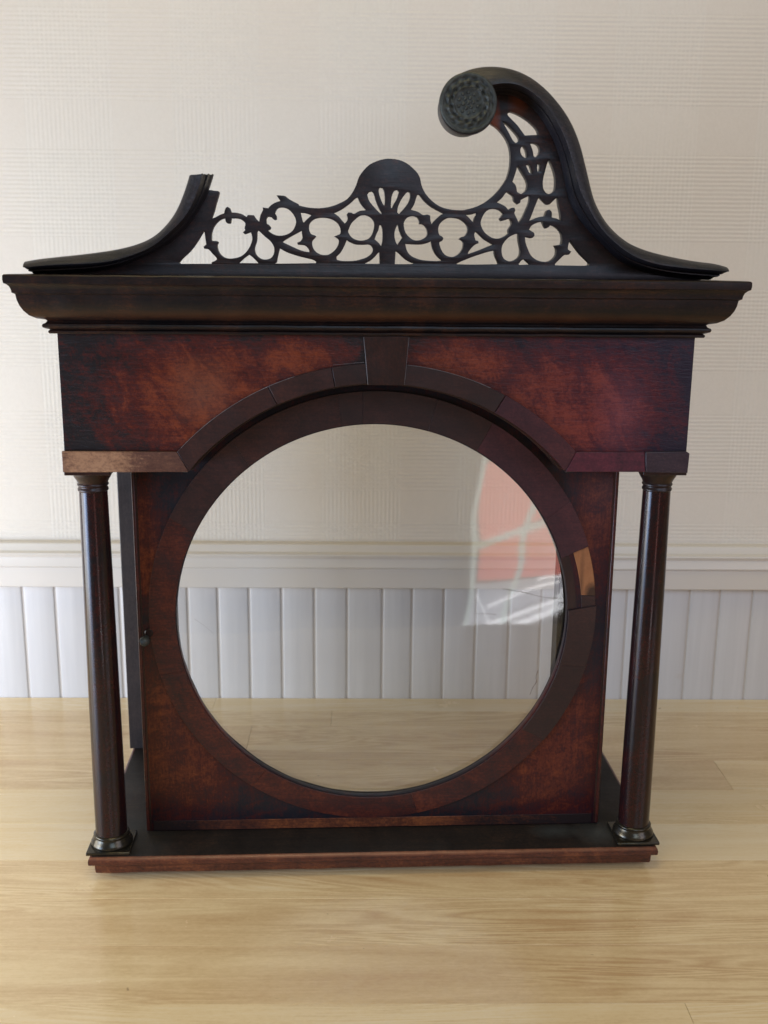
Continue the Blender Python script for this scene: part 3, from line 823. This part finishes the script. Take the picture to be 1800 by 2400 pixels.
# dark mask board just behind the arch
RM = 0.1502
hm = 0.2765 - CA
am = math.degrees(math.asin(hm / RM))
pts = [(-0.1820, 0.3585), (-0.1820, 0.2765)] + arc(-0.0012, CA, RM, 180 - am, am, 90) + [(0.1820, 0.2765), (0.1820, 0.3585)]
prism('mask_board', pts, -0.0078, 0.0120, m_key, hood, 0.0004)


def band(name, a0, a1, y0, y1, mat, parent, ci, ri, co, ro, cut0=None, cut1=None, n=26, bev=0.00025):
    inner = arc(ci[0], ci[1], ri, a0, a1, n)
    outer_ = arc(co[0], co[1], ro, a0, a1, n)
    if cut1:
        outer_[-1], inner[-1] = cut1
    if cut0:
        outer_[0], inner[0] = cut0
    return prism(name, inner + outer_[::-1], y0, y1, mat, parent, bev)


CI, CO = (-0.0012, 0.1795), (-0.0012, 0.1782)
segs = [(137.2, 114.0, m_arch), (113.8, 100.2, m_arch), (100.0, 92.9, m_ring_umber), (84.5, 62.4, m_ring_umber),
        (62.2, 42.8, m_ring_crimson)]
for i, (a0, a1, mt) in enumerate(segs):
    c0 = c1 = None
    if i == 0:
        c0 = ((-0.1236, 0.2898), (-0.1168, 0.2774))
    if i == len(segs) - 1:
        c1 = ((0.1208, 0.2898), (0.1146, 0.2774))
    o = band('arch_veneer', a0, a1, -0.0181 - 0.0001 * (i % 2), -0.0160, mt, frieze, CI, RA, CO, 0.1653, c0, c1)
prism('keystone', [(-0.0108, 0.3598), (-0.0082, 0.3306), (0.0138, 0.3304), (0.0163, 0.3598)], -0.0184, -0.0160, m_key,
      frieze, 0.0003)
o = prism('strip_veneer', [(-0.1925, 0.2899), (-0.1925, 0.2770), (-0.1171, 0.2772), (-0.1238, 0.2896)], -0.0183, -0.0160,
          m_faded, frieze, 0.0004)
o['label'] = 'faded light brown veneer strip'
o = prism('strip_veneer', [(0.1210, 0.2897), (0.1149, 0.2773), (0.1651, 0.2771), (0.1640, 0.2897)], -0.0181, -0.0160,
          m_strip_r, frieze, 0.0004)
prism('corner_block', [(0.1643, 0.2899), (0.1654, 0.2769), (0.1918, 0.2766), (0.1922, 0.2890), (0.1900, 0.2903)], -0.0188,
      -0.0160, m_block, frieze, 0.0005)
# side returns of the strip
box('strip_return', -0.1925, -0.1915, -0.0159, 0.0140, 0.2775, 0.2890, m_block, frieze, 0.0003)
box('strip_return', 0.1912, 0.1922, -0.0159, 0.0140, 0.2775, 0.2890, m_block, frieze, 0.0003)

# cornice
cornice = moulding('cornice', 0.1915, -0.0160, 0.1587,
                   [(-0.004, 0.36005), (0.0034, 0.36005), (0.0040, 0.3607), (0.0040, 0.3616), (0.0030, 0.3624),
                    (0.0045, 0.3628), (0.0064, 0.3637), (0.0068, 0.3647), (0.0064, 0.3657), (0.0048, 0.3664),
                    (0.0042, 0.3676), (0.0050, 0.3681), (0.0088, 0.3690), (0.0122, 0.3709), (0.0146, 0.3736),
                    (0.0162, 0.3765), (0.0172, 0.3796), (0.0177, 0.3828), (0.0192, 0.3836), (0.0195, 0.3855),
                    (0.0202, 0.3872), (0.0214, 0.3884), (0.0226, 0.3890), (0.0229, 0.3910), (0.0228, 0.3932),
                    (0.0222, 0.3938), (0.0210, 0.3940)], (m_cornice,), hood, jitter=0.00035, steps=120, seed=3)

# ---- pierced pediment
mm = lambda pts: [(x / 1000, z / 1000) for x, z in pts]
ol = mm(FRET_OUTLINE)
body_ = curved(ol[:-2], 40, 2)[:-3]
FZ = 0.39405
outline = [(x, max(z, FZ)) for x, z in body_] + [(ol[-2][0], FZ), (ol[-1][0], FZ)]
holes = [curved(mm(hh), 50, 3) for hh in FRET_HOLES]
pediment = plate('pierced_pediment', [outline] + holes, -0.0140, -0.0080, m_fret, hood, 0.0002)


def resample(pts, n):
    V = [Vector(p) for p in pts]
    dense = []
    for i in range(len(V) - 1):
        p0 = V[max(i - 1, 0)]
        p1, p2 = V[i], V[i + 1]
        p3 = V[min(i + 2, len(V) - 1)]
        for k in range(12):
            t = k / 12
            dense.append(0.5 * ((2 * p1) + (p2 - p0) * t + (2 * p0 - 5 * p1 + 4 * p2 - p3) * t * t
                                + (3 * p1 - p0 - 3 * p2 + p3) * t ** 3))
    dense.append(V[-1])
    L = [0]
    for a, b in zip(dense, dense[1:]):
        L.append(L[-1] + (b - a).length)
    out = []
    j = 0
    for i in range(n):
        s = L[-1] * i / (n - 1)
        while j < len(L) - 2 and L[j + 1] < s:
            j += 1
        t = (s - L[j]) / max(L[j + 1] - L[j], 1e-9)
        out.append(dense[j].lerp(dense[j + 1], t))
    return out


def swan_neck(o_, f_, i_, n, rough_end):
    def relax(P):
        for _ in range(n // 6):
            P = [P[0]] + [(P[k - 1] + P[k] * 2 + P[k + 1]) / 4 for k in range(1, len(P) - 1)] + [P[-1]]
        return P
    O, Fc, I = (relax(resample(mm(p), n)) for p in (o_, f_, i_))
    bm = bmesh.new()
    cols = []
    for k in range(n):
        o, f, i = O[k], Fc[k], I[k]
        row = [(o, -0.0070), (o, -0.0270), (o.lerp(f, 0.05), -0.0290), (o.lerp(f, 0.14), -0.0304),
               (o.lerp(f, 0.50), -0.0334), (o.lerp(f, 0.88), -0.0352), (f, -0.0354), (f.lerp(i, 0.05), -0.0330),
               (f.lerp(i, 0.18), -0.0300), (f.lerp(i, 0.32), -0.0282), (f.lerp(i, 0.35), -0.0252),
               (f.lerp(i, 0.44), -0.0264), (f.lerp(i, 0.56), -0.0264), (f.lerp(i, 0.64), -0.0240),
               (f.lerp(i, 0.68), -0.0200), (f.lerp(i, 0.94), -0.0182), (i, -0.0160), (i, -0.0142)]
        col = []
        for q, (p, y) in enumerate(row):
            w = Vector((p.x * 90, y * 90, p.y * 90))
            j = 0.00014 * mnoise.noise(w) if 0 < q < 16 else 0
            e = 0
            if rough_end and k == n - 1:
                e = 0.0007 * mnoise.noise(Vector((q * 0.9, 3, 5)))
            col.append(bm.verts.new((p.x + j, y + j, p.y + e)))
        cols.append(col)
    for a, b in zip(cols, cols[1:]):
        for q in range(len(a) - 1):
            bm.faces.new((a[q], b[q], b[q + 1], a[q + 1]))
        bm.faces.new((a[-1], b[-1], b[0], a[0]))
    bm.faces.new(cols[0][::-1])
    bm.faces.new(cols[-1])
    return from_bm('swan_neck', bm, m_neck, pediment, 32)


o = swan_neck(LEFT_OUTER, LEFT_FACE, LEFT_INNER, 70, True)
o['label'] = 'left swan neck moulding broken off short'
o = swan_neck(RIGHT_OUTER, RIGHT_FACE, RIGHT_INNER, 150, False)
o['label'] = 'right swan neck moulding curling to the round rosette'

# rosette on a turned wooden disc
lathe('volute_disc', [(0.0146, -0.003), (0.0150, 0.004), (0.0162, 0.019), (0.0160, 0.0212)], 0.0459, 0.4884, m_fret,
      pediment, 90, 'Y', -0.0142)
ros = lathe('rosette', [(0.0158, 0.0), (0.0161, 0.0006), (0.0159, 0.0014), (0.0150, 0.0019), (0.0141, 0.0017),
                        (0.0136, 0.0011), (0.0128, 0.0009), (0.0120, 0.0014), (0.0112, 0.0020), (0.0104, 0.0016),
                        (0.0098, 0.0011), (0.0090, 0.0014), (0.0084, 0.0019), (0.0076, 0.0014), (0.0068, 0.0010),
                        (0.0030, 0.0013), (0.0004, 0.0014)], 0.0459, 0.4890, m_bronze, pediment, 96, 'Y', -0.0355, 60)
for v in ros.data.vertices:
    dx, dz = v.co.x - 0.0459, v.co.z - 0.4890
    r = math.hypot(dx, dz)
    a = math.atan2(dz, dx)
    if 0.009 < r < 0.0135:
        v.co.y += -0.00055 * math.sin(a * 14 + r * 900)
    v.co.y += 0.0004 * mnoise.noise(Vector((dx * 400, 0, dz * 400)))
k = 0
for rr, cnt in ((0.0, 1), (0.0028, 6), (0.0054, 10)):
    for i in range(cnt):
        a = 2 * math.pi * i / max(cnt, 1) + rr * 60
        cx, cz = 0.0459 + rr * math.cos(a), 0.4890 + rr * math.sin(a)
        bm = bmesh.new()
        bmesh.ops.create_uvsphere(bm, u_segments=12, v_segments=8, radius=0.00105 if rr < 0.005 else 0.0008)
        bmesh.ops.translate(bm, verts=bm.verts, vec=(cx, -0.0369, cz))
        from_bm('bead', bm, m_bronze, ros, 80)

# ---- door
door = plate('door', [[(-0.1582, ZT + 0.0004), (0.1582, ZT + 0.0004), (0.1582, 0.272)]
                      + arc(0, 0.178, 0.1535, 37, 143, 60)
                      + [(-0.1582, 0.272)], circle(-0.0020, 0.1712, 0.1306, 200)], 0.0155, 0.0208, m_door, hood, 0.0003)
door['label'] = 'square door with round glass and veneered ring'
CIr, COr, RI, RO = (-0.0020, 0.1715), (-0.0013, 0.1742), 0.1312, 0.1491
joints = [(18.3, 31, m_ring_crimson), (31, 59.9, m_ring_crimson), (59.9, 74.9, m_ring_umber), (74.9, 93.5, m_ring_umber),
          (93.5, 99.5, m_ring_umber), (99.5, 128, m_arch), (128, 153.3, m_arch), (153.3, 196, m_ring_brown), (196, 236, m_ring_brown),
          (236, 282, m_ring_brown), (282, 322, m_ring_brown), (322, 345, m_ring_umber), (345, 362.0, m_ring_umber)]
for i, (a0, a1, mt) in enumerate(joints):
    band('ring_veneer', a0 + 0.018, a1 - 0.018, (0.0142 if 7 <= i <= 10 else 0.0136) - 0.0001 * (i % 3), 0.0155, mt, door, CIr, RI, COr, RO,
         n=max(8, int((a1 - a0) / 1.2)), bev=0.00007)
o = prism('bare_patch', arc(0.0042, 0.1715, 0.1340, 19.5, 6.5, 8) + arc(COr[0], COr[1], RO - 0.0003, 4.6, 18.0, 10),
          0.0149, 0.0156, m_bare, door, 0.0002)
o['label'] = 'bare orange wood where ring veneer is missing'
prism('stained_patch', arc(0.0042, 0.1715, 0.1340, 6.4, 2.4, 6) + arc(COr[0], COr[1], RO - 0.0003, 1.4, 4.5, 6),
      0.0149, 0.0156, m_ring_umber, door, 0.0002)
band('rebate', 2.2, 18.2, 0.0152, 0.0157, m_key, door, (-0.002, 0.1715), 0.1306, (-0.002, 0.1715), 0.1365, n=14, bev=0.0001)
box('bottom_strip', -0.1535, 0.1535, 0.0152, 0.0157, ZT + 0.0008, 0.0247, m_strip_o, door, 0.0002)
# thin beads along both door edges, with a dark quirk beside them
for sx in (-1, 1):
    x = sx * 0.1571
    box('edge_bead', x - 0.0011, x + 0.0011, 0.0143, 0.0160, ZT + 0.001, 0.272, m_ring_brown, door, 0.0006)
    x = sx * 0.1554
    box('edge_quirk', x - 0.0005, x + 0.0005, 0.0153, 0.0158, ZT + 0.001, 0.272, m_key, door, 0.0)
# inner rim holding the glass
plate('glazing_rim', [circle(-0.0020, 0.1712, 0.1345, 160),
                      [(x + 0.0005 * mnoise.noise(Vector((x * 60, 0, z * 60))), z + 0.0005 * mnoise.noise(Vector((x * 60, 5, z * 60))))
                       for x, z in circle(-0.0020, 0.1712, 0.1312, 200)]], 0.0218, 0.0240, m_inner, door, 0.0003)
plate('glass_pane', [circle(-0.0020, 0.1712, 0.1318, 160)], 0.0210, 0.0214, m_glass, door)

# knob
kb = lathe('knob', [(0.0016, -0.002), (0.0016, 0.0040), (0.0012, 0.0055), (0.0020, 0.0066), (0.0030, 0.0080),
                    (0.0033, 0.0094), (0.0030, 0.0108), (0.0020, 0.0119), (0.0006, 0.0124)], -0.1525, 0.1597, m_bronze,
           door, 32, 'Y', 0.0155, 70)
lathe('knob_plate', [(0.0030, -0.0005), (0.0030, 0.0008), (0.0024, 0.0014)], -0.1508, 0.1625, m_key, door, 24, 'Y', 0.0150)


# scratches and specks stuck on the glass
def thread(name, pts, rad, y, mat, parent):
    bm = bmesh.new()
    P = resample(pts, len(pts) * 5)
    prev = None
    for k, p in enumerate(P):
        r = rad * (0.5 + abs(mnoise.noise(Vector((p.x * 300, p.y * 300, rad * 1e4)))))
        ring = [bm.verts.new((p.x + r * math.cos(t * math.pi / 2.5), y - abs(r) * 0.3 * math.sin(t * 1.3),
                              p.y + r * math.sin(t * math.pi / 2.5))) for t in range(5)]
        if prev:
            for i in range(5):
                bm.faces.new((prev[i], prev[(i + 1) % 5], ring[(i + 1) % 5], ring[i]))
        else:
            bm.faces.new(ring)
        prev = ring
    bm.faces.new(prev[::-1])
    return from_bm(name, bm, mat, parent, 70)


m_dirt = simple('brown_glue_residue', (0.26, 0.21, 0.16), 0.7)
m_dull = simple('greyish_thin_line', (0.16, 0.155, 0.16), 0.5)
m_dust = simple('pale_scratch', (0.55, 0.53, 0.48), 0.7)
YG = 0.0208
thread('glue_residue', [(0.1118, 0.1310), (0.1105, 0.1265), (0.1108, 0.1222), (0.1085, 0.1180), (0.1068, 0.1130)], 0.00040,
       YG, m_dirt, door)
thread('glue_residue', [(0.0668, 0.1745), (0.0680, 0.1722), (0.0710, 0.1718), (0.0735, 0.1722), (0.0815, 0.1712)], 0.00016,
       YG, m_dirt, door)
thread('glue_residue', [(0.0850, 0.1895), (0.1000, 0.1868), (0.1130, 0.1835), (0.1255, 0.1822)], 0.00017, YG, m_dirt, door)
for part_, pts_, rad_ in (('edge_highlight', arc(CO[0], CO[1], 0.16535, 136.5, 108, 12), 0.00018),  # pale threads draw the bright highlight along the arch edge
                          ('edge_highlight', arc(CO[0], CO[1], 0.16535, 84, 66, 8), 0.00014),
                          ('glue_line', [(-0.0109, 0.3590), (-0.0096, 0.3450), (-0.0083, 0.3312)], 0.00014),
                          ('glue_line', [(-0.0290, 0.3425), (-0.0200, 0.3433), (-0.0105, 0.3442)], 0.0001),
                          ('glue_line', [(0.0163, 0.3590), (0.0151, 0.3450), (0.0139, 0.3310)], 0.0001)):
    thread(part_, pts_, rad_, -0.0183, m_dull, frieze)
thread('scratch', [(-0.0700, 0.1965), (-0.0675, 0.1915), (-0.0655, 0.1860)], 0.00016, YG, m_dust, door)
thread('scratch', [(-0.1220, 0.1700), (-0.1150, 0.1650), (-0.1090, 0.1590)], 0.00010, YG, m_dirt, door)

# ------------------------------------------------------------------ glazed garden door behind the viewer, seen in the glass
m_red = simple('glowing_red_brick_view', (0.3, 0.08, 0.06), 0.8, (1.0, 0.25, 0.20), 3.2)  # panes glow to stand for the daylit view outside
m_pale = simple('glowing_ground_view', (0.5, 0.5, 0.5), 0.8, (0.86, 0.86, 1.0), 1.5)
m_bar = simple('glowing_pale_grey_bar', (0.6, 0.68, 0.64), 0.5, (0.80, 0.95, 0.90), 2.6)  # emission puts daylight into the bar colour
m_barb = simple('glowing_white_bar', (0.8, 0.8, 0.8), 0.5, (0.92, 0.94, 1.0), 6.5)  # emission stands in for sunlight on rails and streaks
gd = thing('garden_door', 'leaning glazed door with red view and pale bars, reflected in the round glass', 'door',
           (0.65, -3.0, -0.6))
OX, OZ = 0.65, -0.6


def rel(pts):
    return [(x - OX, z - OZ) for x, z in pts]


def bar(name, a, b, w, mat, dy=0.0, sub=1, wob=0.0):
    a, b = Vector(a), Vector(b)
    n = Vector((-(b - a).y, (b - a).x)).normalized() * w / 2
    up, dn = [], []
    for i in range(13):
        t = i / 12
        c = a.lerp(b, t) + n.normalized() * wob * math.sin(t * 7)
        up.append(tuple(c + n))
        dn.append(tuple(c - n))
    prism(name, rel(up + dn[::-1]), 0.02 + dy, 0.045 + dy, mat, gd, 0.001)


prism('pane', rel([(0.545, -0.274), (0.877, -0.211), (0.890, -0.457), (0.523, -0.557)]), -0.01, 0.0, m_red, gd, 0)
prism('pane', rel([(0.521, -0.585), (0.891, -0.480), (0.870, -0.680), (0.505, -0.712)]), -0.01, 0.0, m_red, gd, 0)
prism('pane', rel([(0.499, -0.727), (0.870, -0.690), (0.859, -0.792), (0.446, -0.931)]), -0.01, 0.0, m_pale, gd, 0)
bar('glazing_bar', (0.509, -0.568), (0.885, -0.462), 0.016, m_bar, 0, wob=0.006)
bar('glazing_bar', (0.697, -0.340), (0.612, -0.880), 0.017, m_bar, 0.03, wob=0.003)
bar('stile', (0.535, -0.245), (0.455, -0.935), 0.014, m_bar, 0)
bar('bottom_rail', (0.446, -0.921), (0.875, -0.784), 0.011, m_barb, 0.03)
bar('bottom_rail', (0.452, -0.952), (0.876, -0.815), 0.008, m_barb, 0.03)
bar('reflection_streak', (0.489, -0.740), (0.574, -0.907), 0.006, m_barb, 0.06)  # added strips that shape the bright streaks of the reflection
bar('reflection_streak', (0.538, -0.790), (0.806, -0.700), 0.007, m_barb, 0.06)
bar('reflection_streak', (0.718, -0.690), (0.850, -0.645), 0.008, m_barb, 0.06, wob=0.006)
bar('reflection_streak', (0.790, -0.830), (0.830, -0.660), 0.009, m_barb, 0.09, wob=0.008)

scene.render.engine = 'CYCLES'
scene.render.resolution_x = 768
scene.render.resolution_y = 1024
scene.cycles.max_bounces = 8
scene.cycles.transparent_max_bounces = 12
